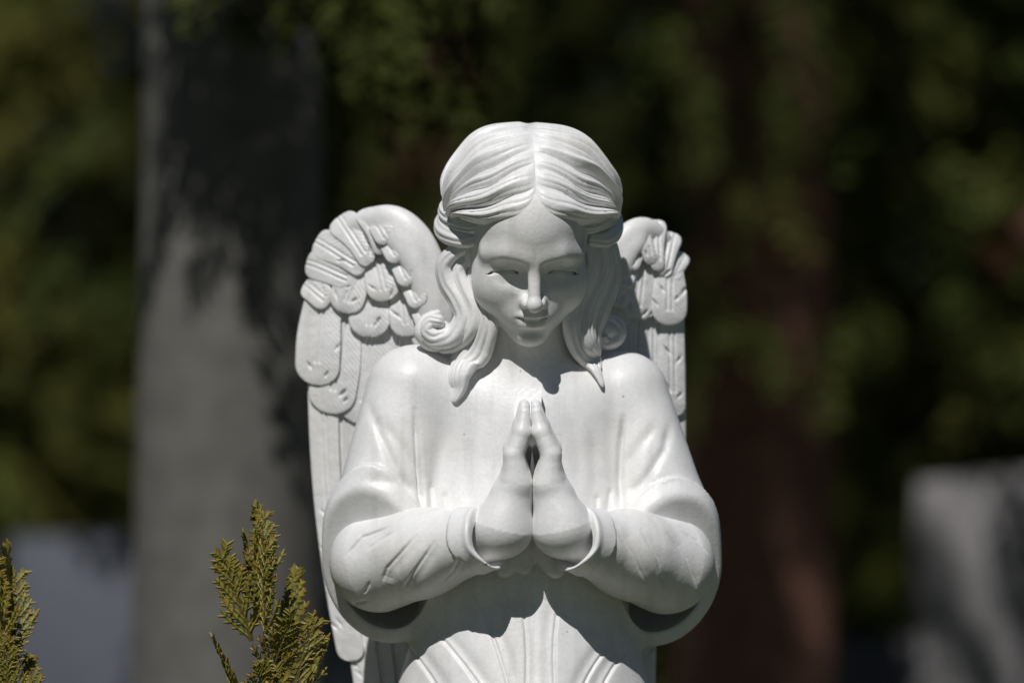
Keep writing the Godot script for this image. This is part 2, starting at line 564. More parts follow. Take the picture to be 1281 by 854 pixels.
# a carved feather: tongue from root to tip over the wing's sheet
func feather_mesh(side: float, root: Vector2, tip: Vector2, w_root: float, w_tip: float, lift0: float, lift: float, dome: float, bend: float, seeded: int, nicks: int, shaft := true) -> ArrayMesh:
	var r := RandomNumberGenerator.new()
	r.seed = seeded
	var ax := (tip - root)
	var len := ax.length()
	ax /= len
	var nrm := Vector2(-ax.y, ax.x)
	var nt := int(clampf(len / 1.6, 24, 130))
	var ns := int(clampf(maxf(w_tip, w_root) * 1.3, 16, 44))
	var cuts := []
	for k in nicks:
		var s0: float = (-1.0 if r.randf() < 0.5 else 1.0) * r.randf_range(0.35, 0.86)
		cuts.append([s0 * w_tip, r.randf_range(0.45, 0.93) * len, r.randf_range(0.5, 1.0) * (1.0 if s0 > 0.0 else -1.0), r.randf_range(3.5, 6.0)])
	var v := PackedVector3Array()
	for i in nt + 2:
		var t := minf(float(i) / nt, 1.0)
		var w := lerpf(w_root, w_tip, smoothstep(0.0, 0.65, t))
		var k0 := 1.0 - minf(w_tip * 0.95 / len, 0.6)
		if t > k0:
			var e := (t - k0) / (1.0 - k0)
			w *= pow(maxf(1.0 - pow(e, 2.3), 0.0), 0.5)
		if not shaft:
			w *= 0.3 + 0.7 * sqrt(1.0 - pow(1.0 - clampf(t / 0.22, 0.0, 1.0), 2.0))
		w = maxf(w, 0.6)
		for j in ns + 3:
			var s := clampf((j - 1.0) / ns * 2.0 - 1.0, -1.0, 1.0)
			var c := root + ax * (t * len) + nrm * (s * w + bend * (sin(t * PI) if shaft else sin(t * PI * 0.5) * sin(t * PI * 0.5)))
			var edge_drop := 0.0
			if j == 0 or j == ns + 2 or i == nt + 1:
				edge_drop = maxf(maxf(lift, lift0), 0.0) + 12.0
			var z := wing_z(c.x, c.y, side) + lerpf(lift0, lift, smoothstep(0.0, 0.8, t)) + 0.45 * dome * (1.0 - s * s) * smoothstep(1.05, 0.55, t) - 0.7 * pow(absf(s), 14.0) - 2.5 * pow(t, 14.0) - (9.0 * pow(1.0 - clampf(t / 0.3, 0.0, 1.0), 2.0) if not shaft else 0.0)
			z += 0.5 * wobble.get_noise_3d(c.x * 3.0, c.y * 3.0, seeded)
			if t < 0.8:
				var q := s * w
				z -= 2.0 * exp(-(q - 3.0) * (q - 3.0) / 1.8) + 2.0 * exp(-(q + 3.0) * (q + 3.0) / 1.8)
			z -= 0.75 * pow(absf(cos((t * len - absf(s) * w * 0.9) * 0.5 + seeded)), 6.0) * (0.6 + 0.8 * wobble.get_noise_2d(c.x * 2.0, c.y * 2.0)) * smoothstep(0.1, 0.4, absf(s))
			for cut in cuts:
				var dx: float = s * w - cut[0]
				var dy: float = t * len - cut[1]
				var along_cut: float = (dx * cut[2] - dy) / 1.25
				var across_cut: float = (dx + dy * cut[2]) / 1.25
				var g := exp(-along_cut * along_cut / (cut[3] * cut[3]) - across_cut * across_cut / 1.1)
				z -= 4.5 * g
			v.append(at(c.x, c.y, z - edge_drop))
	return grid_mesh(statue(v), nt + 2, ns + 3)

func wing_plate(side: float, ys: Array, left: Array, right: Array) -> ArrayMesh:
	var v := PackedVector3Array()
	var rows := 60
	for i in rows + 1:
		var y := lerpf(ys[0], ys[-1], float(i) / rows)
		var k := 0
		while k < ys.size() - 2 and ys[k + 1] < y:
			k += 1
		var f: float = (y - ys[k]) / (ys[k + 1] - ys[k])
		var xl: float = lerpf(left[k], left[k + 1], f)
		var xr: float = lerpf(right[k], right[k + 1], f)
		for j in 40:
			var a := TAU * j / 40.0
			var x := (xl + xr) * 0.5 + (xr - xl) * 0.5 * signf(cos(a)) * pow(absf(cos(a)), 0.6)
			v.append(at(x, y, wing_z(x, y, side) - 34.0 + 9.0 * signf(sin(a)) * pow(absf(sin(a)), 0.5)))
	return grid_mesh(statue(v), rows + 1, 40, true, true)

func build_wing(parent: Node3D, side: float) -> void:
	var w := Node3D.new()
	w.name = "wing"
	parent.add_child(w, true)
	var z := func(x, y, up): return at(x, y, wing_z(x, y, side) + up)
	var feathers: Array = []
	if side < 0.0:
		put("wing_plate", wing_plate(side, [266, 280, 310, 350, 400, 450, 505, 520, 600, 660, 720, 790, 854, 950, 1050], [455, 424, 400, 388, 377, 376, 384, 387, 386, 391, 408, 424, 440, 468, 505], [500, 520, 545, 560, 580, 590, 590, 590, 560, 540, 530, 515, 510, 530, 560]), marble, w)
		# arm of the wing: a thick roll that climbs from the shoulder and arches over
		put("wing_arm", lock_mesh([z.call(548, 425, 2), z.call(544, 385, 12), z.call(533, 340, 18), z.call(514, 303, 20), z.call(488, 281, 18), z.call(456, 283, 10), z.call(430, 298, 0)], 24, 29, 18, 0.45, 2, Vector3(0, 0, 1), 0.12, 70), marble, w)
		# fan of short lobes in the crook, serrated inner edge of the arm, coverts, long coverts, primaries
		feathers = [
			[Vector2(376, 352), Vector2(411, 376), 17, 17, 8, 15, 2, 3, 1, false], [Vector2(378, 326), Vector2(446, 344), 20, 16, 9, 18, 2, 8, 1, false],
			[Vector2(390, 298), Vector2(456, 333), 22, 13, 10, 21, 2, 4, 1, false], [Vector2(420, 268), Vector2(463, 328), 23, 12, 12, 24, 2, 2, 1, false], [Vector2(455, 258), Vector2(473, 318), 18, 10, 20, 27, 2, -3, 0, false],
			[Vector2(466, 270), Vector2(488, 300), 15, 15, 24, 33, 2, 3, 0, false], [Vector2(478, 288), Vector2(502, 324), 15, 15, 24, 34, 2, 3, 0, false], [Vector2(493, 314), Vector2(516, 354), 15, 15, 24, 33, 2, 3, 0, false], [Vector2(507, 342), Vector2(528, 382), 15, 14, 22, 30, 2, 3, 0, false], [Vector2(519, 370), Vector2(537, 408), 14, 14, 18, 26, 2, 3, 0, false],
			[Vector2(447, 322), Vector2(425, 391), 14, 23, 12, 17, 4, 0, 2, false], [Vector2(466, 312), Vector2(481, 376), 14, 22, 12, 21, 4, 0, 2, false],
			[Vector2(462, 350), Vector2(458, 422), 18, 27, 8, 13, 4, 0, 2, false], [Vector2(500, 345), Vector2(508, 421), 14, 21, 8, 15, 4, 0, 2, false], [Vector2(530, 360), Vector2(538, 440), 14, 24, 6, 10, 4, 0, 1, false],
			[Vector2(404, 345), Vector2(392, 483), 22, 29, 6, 13, 4, 3, 3, true], [Vector2(432, 375), Vector2(407, 519), 20, 31, 3, 8, 4, 0, 3, true], [Vector2(465, 390), Vector2(447, 532), 22, 33, 1, 4, 4, 0, 3, true], [Vector2(500, 390), Vector2(488, 542), 22, 33, 0, 2, 4, 0, 2, true], [Vector2(535, 405), Vector2(528, 550), 22, 33, -1, 0, 4, 0, 2, true],
			[Vector2(399, 470), Vector2(437, 835), 20, 18, 2, 3, 3, 10, 5, true], [Vector2(424, 470), Vector2(462, 900), 19, 18, -3, -3, 3, 9, 4, true], [Vector2(450, 475), Vector2(486, 950), 19, 18, -9, -9, 3, 8, 4, true], [Vector2(478, 480), Vector2(508, 990), 19, 19, -14, -14, 3, 6, 3, true], [Vector2(508, 480), Vector2(514, 1010), 19, 22, -18, -18, 3, 2, 2, true], [Vector2(538, 480), Vector2(544, 1040), 19, 22, -21, -21, 3, 2, 2, true]]
	else:
		put("wing_plate", wing_plate(side, [284, 300, 337, 400, 500, 570, 640, 720, 800, 854, 1000], [800, 790, 780, 760, 750, 745, 745, 745, 745, 750, 765], [826, 842, 854, 855, 854, 853, 851, 838, 817, 811, 783]), marble, w)
		put("wing_arm", lock_mesh([z.call(762, 400, -4), z.call(768, 365, 6), z.call(775, 330, 12), z.call(787, 302, 14), z.call(806, 289, 12), z.call(826, 298, 4), z.call(838, 315, -4)], 17, 22, 14, 0.45, 2, Vector3(0, 0, 1), 0.12, 60), marble, w)
		feathers = [
			[Vector2(800, 270), Vector2(817, 330), 14, 9, 14, 24, 2, -2, 0, false], [Vector2(824, 272), Vector2(824, 338), 15, 9, 12, 22, 2, -2, 0, false], [Vector2(846, 288), Vector2(830, 344), 15, 10, 9, 19, 2, -3, 1, false], [Vector2(860, 314), Vector2(838, 352), 13, 11, 7, 16, 2, -2, 1, false],
			[Vector2(814, 284), Vector2(797, 312), 11, 12, 16, 24, 2, -2, 0, false], [Vector2(803, 302), Vector2(787, 335), 11, 12, 16, 24, 2, -2, 0, false], [Vector2(793, 326), Vector2(778, 360), 11, 12, 14, 22, 2, -2, 0, false], [Vector2(783, 350), Vector2(770, 384), 11, 12, 12, 20, 2, -2, 0, false],
			[Vector2(808, 318), Vector2(799, 400), 16, 25, 12, 15, 5, 0, 4, false], [Vector2(842, 318), Vector2(841, 407), 16, 23, 12, 18, 5, 0, 5, false], [Vector2(774, 340), Vector2(768, 415), 14, 22, 8, 11, 5, 0, 2, false],
			[Vector2(844, 365), Vector2(846, 524), 16, 17, 6, 10, 4, 0, 4, true], [Vector2(818, 370), Vector2(818, 540), 16, 18, 3, 6, 4, 0, 4, true], [Vector2(792, 370), Vector2(790, 545), 16, 19, 1, 3, 4, 0, 3, true], [Vector2(766, 390), Vector2(764, 540), 16, 19, 0, 0, 4, 0, 2, true],
			[Vector2(850, 455), Vector2(849, 660), 13, 14, 1, 2, 3, 0, 4, true], [Vector2(832, 460), Vector2(830, 770), 15, 17, -4, -4, 3, 0, 4, true], [Vector2(812, 470), Vector2(806, 880), 16, 18, -10, -10, 3, 0, 3, true], [Vector2(788, 480), Vector2(780, 950), 16, 18, -15, -15, 3, 0, 2, true], [Vector2(764, 480), Vector2(758, 990), 16, 18, -20, -20, 3, 0, 2, true]]
	var k := 0
	for f in feathers:
		k += 1
		put("feather", feather_mesh(side, f[0], f[1], f[2], f[3], f[4], f[5], f[6], f[7], k * 17 + (3 if side > 0.0 else 0), f[8], f[9]), marble, w)

# ------------------------------------------------------------------ the statue
func build_statue() -> void:
	head_basis = Basis(Vector3.UP, deg_to_rad(6.0)) * Basis(Vector3.RIGHT, deg_to_rad(25.0))
	head_back = head_basis.inverse()
	head_at = at(659.5, 302, 33)
	# folds: armpit creases, pleats over the belly, drag lines on the sleeves
	groove([at(520, 512, 78), at(524, 560, 82), at(527, 600, 82), at(531, 640, 80)], 4.0, 6.5)
	groove([at(780, 522, 45), at(776, 560, 56), at(775, 600, 60), at(776, 642, 62)], 4.0, 6.5)
	groove([at(540, 600, 62), at(543, 642, 68)], 3.5, 3.0)
	groove([at(556, 612, 66), at(558, 645, 70)], 3.5, 2.2)
	groove([at(764, 608, 58), at(760, 642, 60)], 3.5, 2.6)
	groove([at(748, 616, 62), at(746, 640, 62)], 3.5, 2.0)
	groove([at(584, 545, 70), at(582, 590, 75), at(588, 640, 75)], 9.0, 2.2)
	groove([at(566, 560, 70), at(562, 600, 75), at(566, 645, 75)], 6.0, 1.6)
	groove([at(742, 535, 60), at(745, 590, 65), at(740, 640, 65)], 9.0, 2.2)
	groove([at(712, 515, 60), at(722, 560, 70), at(726, 610, 70)], 10.0, 1.8)
	groove([at(612, 500, 60), at(604, 545, 70), at(606, 590, 75)], 10.0, 1.6)
	groove([at(526, 615, 80), at(500, 600, 85), at(455, 598, 70)], 8.0, 2.4)
	groove([at(524, 590, 80), at(505, 560, 75), at(478, 525, 60)], 7.0, 2.0)
	groove([at(778, 615, 60), at(810, 603, 60), at(850, 602, 45)], 8.0, 2.4)
	groove([at(779, 585, 60), at(800, 556, 50), at(820, 530, 30)], 7.0, 2.0)
	groove([at(462, 505, 50), at(478, 545, 68), at(500, 590, 84), at(520, 625, 88)], 6.0, 3.0)
	groove([at(838, 530, 5), at(832, 560, 28), at(812, 590, 50), at(786, 618, 58)], 6.0, 3.2)
	for g in [[498, 796, 556, 866], [525, 766, 612, 866], [590, 730, 640, 866], [650, 730, 657, 866], [700, 740, 695, 866], [768, 795, 722, 866], [785, 808, 748, 866]]:
		var pts := []
		for k in 6:
			var x := lerpf(g[0], g[2], k / 5.0) + 5.0 * sin(k * 0.63) * signf(655.0 - g[0])
			var y := lerpf(g[1], g[3], k / 5.0)
			var rx := (x - 655.0) / (132.0 + (y - 740.0) * 0.28)
			pts.append(at(x, y, sqrt(maxf(0.0, 1.0 - rx * rx)) * (132.0 + (y - 745.0) * 0.28) / 1.1))
		groove(pts, 2.2, 2.2)
		var soft := []
		for q: Vector3 in pts:
			soft.append(q + Vector3(9.0 * signf(655.0 - g[0]), 3, 0))
		groove(soft, 8.0, 2.4)
	groove_first.append(groove_width.size())
	# drag folds on the close sleeves
	for g in [[434, 692, 455, 668, 488, 655], [481, 722, 486, 706, 523, 664], [461, 684, 476, 671, 496, 660], [508, 730, 518, 713, 545, 672], [543, 735, 568, 710, 577, 690], [457, 738, 461, 731, 465, 723], [432, 736, 447, 751, 463, 748], [768, 653, 788, 686, 805, 723], [800, 658, 820, 692, 831, 731], [834, 663, 857, 695, 870, 731], [853, 663, 870, 674, 884, 690]]:
		groove([at(g[0], g[1], 90), at(g[2], g[3], 90), at(g[4], g[5], 90)], 2.2, 1.4)
		if absf(g[5] - g[1]) > 30.0:
			groove([at(g[0] + 6, g[1] + 2, 90), at(g[2] + 6, g[3] + 2, 90), at(g[4] + 6, g[5] + 2, 90)], 7.0, 1.8)
	groove_first.append(groove_width.size())
	var jobs := [
		carve.bind("face", face_field, Vector3(-84, -118, -10), Vector3(84, 100, 130), 2.15),
		carve.bind("robe", robe_field, at(396, 890, -85), at(915, 380, 165), 4.0, 0),
		carve.bind("sleeve_left", forearm_left, at(405, 775, -20), at(650, 590, 220), 3.0, 1),
		carve.bind("sleeve_right", forearm_right, at(680, 780, -40), at(905, 590, 210), 3.0, 1),
		carve.bind("hand_left", hand_left, at(570, 705, 65), at(668, 470, 205), 2.1),
		carve.bind("hand_right", hand_right, at(664, 705, 65), at(760, 470, 205), 2.1)]
	var ids := []
	for j in jobs:
		var th := Thread.new()
		th.start(j)
		th.wait_to_finish()
		ids.append(th)
	var fv: PackedVector3Array = results["face"][0]
	var fn: PackedVector3Array = results["face"][1]
	for k in fv.size():
		fv[k] = head_basis * fv[k] + head_at
		fn[k] = head_basis * fn[k]
	results["face"][0] = fv
	results["face"][1] = fn
	var st := thing("angel_statue", Vector3(0, PLINTH, 0), "white marble angel with folded wings praying, head bowed, on a plinth", "statue")
	var head := put("face", carved("face"), marble, st)
	var hair := Node3D.new()
	hair.name = "hair"
	st.add_child(hair, true)
	put("hair_cap", hair_cap(-1.0, 12, 5), marble, hair)
	put("hair_cap", hair_cap(1.0, 12, 11), marble, hair)
	put("back_hair", blob(at(659, 340, -42), Vector3(90, 100, 74)), marble, hair)
	put("under_hair", blob(at(592, 275, 38), Vector3(32, 22, 36)), marble, hair)
	put("under_hair", blob(at(738, 275, 28), Vector3(30, 22, 34)), marble, hair)
	put("curl", blob(at(550, 416, 28), Vector3(19, 16, 18)), marble, hair)
	put("curl", blob(at(760, 414, -18), Vector3(16, 15, 15)), marble, hair)
	var out := Vector3(0, 0, 1)
	var left := Vector3(-0.7, 0, 0.7)
	var right := Vector3(0.7, 0, 0.7)
	for l in [
		# rolls over the ears
		[[at(614, 280, 96), at(592, 284, 90), at(569, 275, 64), at(560, 262, 26), at(572, 246, -20)], 7, 15, 10, 0.9, 4, left],
		[[at(604, 297, 78), at(585, 301, 80), at(562, 294, 58), at(554, 280, 18), at(564, 262, -24)], 8, 14, 10, 0.9, 3, left],
		[[at(706, 280, 98), at(734, 283, 82), at(758, 270, 50), at(765, 254, 12), at(758, 236, -24)], 7, 16, 10, 0.9, 4, right],
		[[at(734, 300, 70), at(756, 299, 54), at(768, 284, 22), at(768, 266, -14)], 8, 14, 10, 0.9, 3, right],
		# left: S-lock that winds up in a curl on the shoulder
		[[at(598, 304, 66), at(572, 314, 60), at(556, 332, 52), at(560, 355, 52), at(574, 377, 56), at(581, 398, 58), at(568, 419, 56), at(547, 424, 54), at(534, 414, 52), at(541, 402, 54), at(556, 403, 60)], 10, 15, 8, 0.8, 3, left],
		[[at(600, 312, 60), at(582, 324, 56), at(574, 342, 54), at(582, 366, 58), at(592, 388, 62), at(588, 412, 62), at(572, 430, 56), at(548, 434, 50)], 9, 13, 9, 0.8, 3, left],
		[[at(552, 392, 40), at(535, 400, 44), at(529, 416, 46), at(542, 431, 46), at(562, 430, 48)], 6, 12, 6, 0.9, 2, out],
		# left: front lock falling on the chest
		[[at(600, 316, 60), at(595, 345, 60), at(599, 375, 62), at(605, 404, 62), at(596, 432, 56), at(583, 452, 50), at(574, 470, 48), at(574, 486, 50), at(567, 503, 52)], 10, 28, 3, 0.5, 6, left],
		[[at(600, 340, 56), at(604, 370, 58), at(612, 400, 58), at(607, 432, 52), at(594, 452, 48), at(582, 472, 48), at(577, 490, 50)], 6, 12, 3, 0.7, 2, left],
		# right locks
		[[at(736, 300, 64), at(742, 325, 58), at(735, 350, 56), at(722, 376, 58), at(716, 404, 58), at(722, 432, 52), at(736, 452, 46), at(747, 466, 42), at(754, 484, 40)], 11, 16, 2, 0.6, 4, right],
		[[at(752, 302, 46), at(758, 328, 38), at(750, 354, 38), at(737, 380, 42), at(731, 406, 44), at(737, 430, 40), at(745, 445, 36), at(751, 462, 34)], 13, 16, 2, 0.7, 4, right],
		[[at(762, 304, 24), at(767, 332, 14), at(762, 360, 14), at(750, 388, 20), at(743, 410, 24), at(745, 428, 24), at(750, 446, 22)], 11, 15, 2, 0.8, 3, right],
		[[at(748, 402, -2), at(762, 402, -4), at(772, 410, -8), at(769, 423, -6), at(757, 427, 0), at(752, 418, 6)], 8, 13, 8, 0.9, 2, out]]:
		for k in l[0].size():
			l[0][k] = settle(l[0][k] - Vector3(0, 0, 12), 5.0)
		put("hair_lock", lock_mesh(l[0], l[1], l[2], l[3], l[4], l[5], l[6]), marble, hair)
	put("robe", carved("robe"), marble, st)
	# skirt of the robe, down to the plinth
	var v := PackedVector3Array()
	for i in 40:
		var y := lerpf(884.0, 1727.0, i / 39.0)
		var half := 124.0 + (y - 745.0) * 0.305 - maxf(0.0, y - 1000.0) * 0.19
		for j in 160:
			var a := TAU * j / 160.0
			var fold := 1.0 + smoothstep(884.0, 1100.0, y) * 0.05 * sin(a * 13.0 + 0.6 * sin(a * 4.0))
			v.append(at(655 + cos(a) * half * fold, y, sin(a) * half * fold / 1.1))
	put("skirt", grid_mesh(statue(v), 40, 160, true, false), marble, st)
	put("sleeve", carved("sleeve_left"), marble, st)
	put("sleeve", carved("sleeve_right"), marble, st)
	put("hand", carved("hand_left"), marble, st)
	put("hand", carved("hand_right"), marble, st)
	# the stub of stone left between fingertips and chest
	var stub := BoxMesh.new()
	stub.size = Vector3(34, 50, 50) * S
	var so := put("support_stub", stub, marble, st)
	so.position = at(660, 518, 62) * S + Vector3(0, EYE - PLINTH, 0)
	so.rotation_degrees.x = -24.0
	build_wing(st, -1.0)
	build_wing(st, 1.0)

# ------------------------------------------------------------------ clipped conifer tops beside the statue
func twig(st: SurfaceTool, a: Vector3, b: Vector3, ra: float, rb: float, ca: Color, cb: Color) -> void:
	var d := (b - a).normalized()
	var u := d.cross(Vector3(0.3, 0.2, 0.9)).normalized()
	var w := d.cross(u)
	for k in 4:
		var p := u * cos(k * PI / 2.0) + w * sin(k * PI / 2.0)
		var q := u * cos((k + 1) * PI / 2.0) + w * sin((k + 1) * PI / 2.0)
		for e in [[a + p * ra, ca], [b + p * rb, cb], [a + q * ra, ca], [a + q * ra, ca], [b + p * rb, cb], [b + q * rb, cb]]:
			st.set_color(e[1])
			st.add_vertex(e[0])

# one flat spray of scale leaves: a rachis with alternate side twigs, all built of short overlapping scales
func spray(length: float, seeded: int) -> ArrayMesh:
	var r := RandomNumberGenerator.new()
	r.seed = seeded
	var st := SurfaceTool.new()
	st.begin(Mesh.PRIMITIVE_TRIANGLES)
	st.set_smooth_group(-1)
	var green := Color(0.145, 0.15, 0.026)
	var stem := Color(0.13, 0.095, 0.03)
	var lime := Color(0.27, 0.235, 0.035)
	var rust := Color(0.30, 0.13, 0.035)
	var n := 9
	var p := Vector3.ZERO
	var step := length / n
	var heading := 0.0
	for k in n:
		heading += r.randf_range(-0.12, 0.12)
		var q := p + Vector3(sin(heading), cos(heading), r.randf_range(-0.06, 0.06)) * step
		var tipward := float(k) / n
		twig(st, p, q, 0.0026 - 0.0012 * tipward, 0.0024 - 0.0014 * tipward, stem, stem)
		for side in [-1.0, 1.0]:
			var long := length * (0.42 * (1.0 - tipward) + 0.12) * r.randf_range(0.75, 1.15)
			var ang: float = heading + side * r.randf_range(0.55, 0.85)
			var s := p.lerp(q, r.randf_range(0.1, 0.9))
			var m := 5
			var up := s
			for j in m:
				ang -= side * 0.06
				var f := float(j + 1) / m
				var e := up + Vector3(sin(ang), cos(ang), r.randf_range(-0.12, 0.12)) * (long / m)
				var c0 := green.lerp(lime, r.randf())
				var c1 := c0.lerp(rust, 0.9 if j == m - 1 and r.randf() < 0.7 else r.randf() * 0.2)
				twig(st, up, e, 0.0023, 0.0009 if j == m - 1 else 0.0015, c0, c1)
				if j < m - 1:
					for o in [-1.0, 1.0]:
						var ee: Vector3 = e + Vector3(sin(ang + o * 0.8), cos(ang + o * 0.8), r.randf_range(-0.2, 0.2)) * (length * r.randf_range(0.05, 0.10))
						twig(st, e, ee, 0.0019, 0.0008, c0, c0.lerp(rust, 0.7 if r.randf() < 0.3 else 0.05))
				up = e
		p = q
	st.generate_normals()
	return st.commit()

func build_shrub(where: Vector3, top: float, label: String, lean: float, wide: float, bare: Array) -> void:
	var t := thing("conifer_shrub", Vector3(where.x, 0, where.z), label, "shrub", "young conifers beside the plinth")
	var bark := stone_material(Color(0.30, 0.20, 0.15), 0.3)
	var leaf := StandardMaterial3D.new()
	leaf.vertex_color_use_as_albedo = true
	leaf.roughness = 0.6
	leaf.backlight_enabled = true
	leaf.backlight = Color(0.28, 0.28, 0.1)
	var r := RandomNumberGenerator.new()
	r.seed = int(absf(where.x) * 1000.0) + 5
	var st := SurfaceTool.new()
	st.begin(Mesh.PRIMITIVE_TRIANGLES)
	var prev := Vector3.ZERO
	for k in 14:
		var f := (k + 1) / 14.0
		var q := Vector3(lean * f * f + 0.004 * sin(k * 1.7), top * 0.93 * f, 0.004 * cos(k * 2.1))
		twig(st, prev, q, lerpf(0.014, 0.002, (f - 0.07)), lerpf(0.014, 0.002, f), Color.WHITE, Color.WHITE)
		prev = q
	st.generate_normals()
	put("stem", st.commit(), bark, t)
	var kinds := [spray(0.085, 1), spray(0.085, 2), spray(0.085, 3), spray(0.085, 4), spray(0.085, 5)]
	var n := 62
	for k in n:
		var f := 1.0 - pow(float(k) / n, 1.25) * 0.75
		var h := top * f
		var below := top - h
		var o := put("spray", kinds[k % kinds.size()], leaf, t)
		var side := r.randf_range(-1.0, 1.0)
		var a := r.randf_range(0.0, TAU)
		var out := (0.010 + minf(below, 0.45) * wide) * (0.45 + 0.55 * r.randf())
		var stem_x := lean * f * f
		var tilt := clampf(below * 5.0, 0.0, 0.42) * (0.5 + r.randf())
		var b := Basis(Vector3.UP, a) * Basis(Vector3.RIGHT, tilt) * Basis(Vector3.UP, r.randf_range(-1.2, 1.2))
		o.transform = Transform3D(b * Basis.from_scale(Vector3.ONE * r.randf_range(0.7, 1.15)), Vector3(stem_x + sin(a) * out, h - 0.085 * 0.8 + r.randf_range(-0.01, 0.01), cos(a) * out))

func build_shrubs() -> void:
	var l := far_at(368, 640, 5.95)
	build_shrub(l, l.y, "yellow-green scale-leaved conifer top with brown stem against the angel's wing", -0.03, 0.15, [])
	var m := far_at(-2, 720, 5.95)
	build_shrub(m, m.y, "small conifer tip with rusty ends before the blue-grey headstone", 0.008, 0.2, [])

# ------------------------------------------------------------------ trees, stones, ground
func branchlet(seeded: int, size: float) -> ArrayMesh:
	var r := RandomNumberGenerator.new()
	r.seed = seeded
	var st := SurfaceTool.new()
	st.begin(Mesh.PRIMITIVE_TRIANGLES)
	for k in 26:
		var f := k / 26.0
		var c := Vector3(0, -0.25 * f * f, f) * size
		var side := -1.0 if k % 2 else 1.0
		var d := Vector3(side * (1.0 - 0.5 * f), r.randf_range(-0.5, 0.2), r.randf_range(0.2, 0.9)).normalized() * size * r.randf_range(0.18, 0.34) * (1.1 - 0.5 * f)
		var w := d.cross(Vector3(r.randf_range(-0.4, 0.4), 1, 0)).normalized() * size * 0.04
		for v in [c, c + d * 0.5 + w, c + d, c, c + d, c + d * 0.5 - w]:
			st.add_vertex(v)
	st.generate_normals()
	return st.commit()

func leaf_material(c: Color, back: float) -> StandardMaterial3D:
	var m := StandardMaterial3D.new()
	m.albedo_color = c.linear_to_srgb()
	m.roughness = 0.8
	m.metallic_specular = 0.12
	m.vertex_color_use_as_albedo = true
	m.backlight_enabled = true
	m.backlight = Color(back, back, back * 0.4)
	return m

func tube(pts: Array, r0: float, r1: float, sides := 14, rough := 0.0) -> ArrayMesh:
	var v := PackedVector3Array()
	var steps := pts.size() * 8
	var pp := PackedVector3Array(pts)
	for i in steps + 1:
		var t := float(i) / steps
		var p := along(pp, t)
		var d := (along(pp, t + 0.01) - along(pp, t - 0.01)).normalized()
		var u := d.cross(Vector3(0.05, 0.1, 1)).normalized()
		var w := u.cross(d)
		for j in sides:
			var a := TAU * j / sides
			var rr := lerpf(r0, r1, t) * (1.0 + rough * wobble.get_noise_3d(cos(a) * 60.0, p.y * 90.0, sin(a) * 60.0))
			v.append(p + (u * cos(a) + w * sin(a)) * rr)
	return grid_mesh(v, steps + 1, sides, true, true)

# a tree: trunk, limbs and a crown of many small sprays between two heights
func build_tree(called: String, where: Vector3, height: float, trunk_r: float, low: float, wide: float, count: int, bark: Material, leaf: Material, label: String, seeded: int, leaf_size := 0.2, group := "trees behind the statue") -> Node3D:
	var t := thing(called, where, label, "tree", group)
	var r := RandomNumberGenerator.new()
	r.seed = seeded
	put("trunk", tube([Vector3(0, -0.05, 0), Vector3(0.02, height * 0.3, 0), Vector3(-0.02, height * 0.6, 0.02), Vector3(0, height * 0.97, 0)], trunk_r * 1.06, trunk_r * 0.12, 28, 0.10), bark, t)
	for k in 14:
		var h := lerpf(low + 0.25, height * 0.9, (k + r.randf()) / 14.0)
		var a := k * 2.4 + r.randf()
		var reach := wide * (1.0 - 0.8 * (h - low) / (height - low)) * 0.85
		var tip := Vector3(sin(a) * reach, h - reach * 0.18, cos(a) * reach)
		put("limb", tube([Vector3(0, h, 0), tip * Vector3(0.5, 0, 0.5) + Vector3(0, h + reach * 0.06, 0), tip], trunk_r * 0.22, 0.008, 7), bark, t)
	var mm := MultiMesh.new()
	mm.transform_format = MultiMesh.TRANSFORM_3D
	mm.use_colors = true
	mm.mesh = branchlet(seeded, leaf_size)
	mm.instance_count = count
	for k in count:
		var f := pow(r.randf(), 1.25)
		var h := lerpf(low, height, f)
		var a := r.randf() * TAU
		var lump := 0.72 + 0.28 * sin(a * 5.0 + h * 3.1) * sin(h * 5.3 + seeded) + 0.2 * wobble.get_noise_3d(sin(a) * 80.0, h * 40.0, cos(a) * 80.0 + seeded)
		var reach := wide * pow(1.0 - f, 0.7) * lump * pow(r.randf(), 0.38) + 0.08
		var p := Vector3(sin(a) * reach, h - reach * 0.16, cos(a) * reach)
		var b := Basis(Vector3.UP, a + r.randf_range(-0.9, 0.9)) * Basis(Vector3.RIGHT, r.randf_range(0.1, 1.0)) * Basis(Vector3.BACK, r.randf_range(-0.8, 0.8))
		mm.set_instance_transform(k, Transform3D(b * Basis.from_scale(Vector3.ONE * r.randf_range(0.7, 1.4)), p))
		var tone := r.randf_range(0.65, 1.35)
		mm.set_instance_color(k, Color(tone * r.randf_range(0.85, 1.2), tone, tone * 0.9))
	var c := MultiMeshInstance3D.new()
	c.name = "crown"
	c.set_meta("kind", "stuff")
	c.multimesh = mm
	c.material_override = leaf
	t.add_child(c, true)
	return t

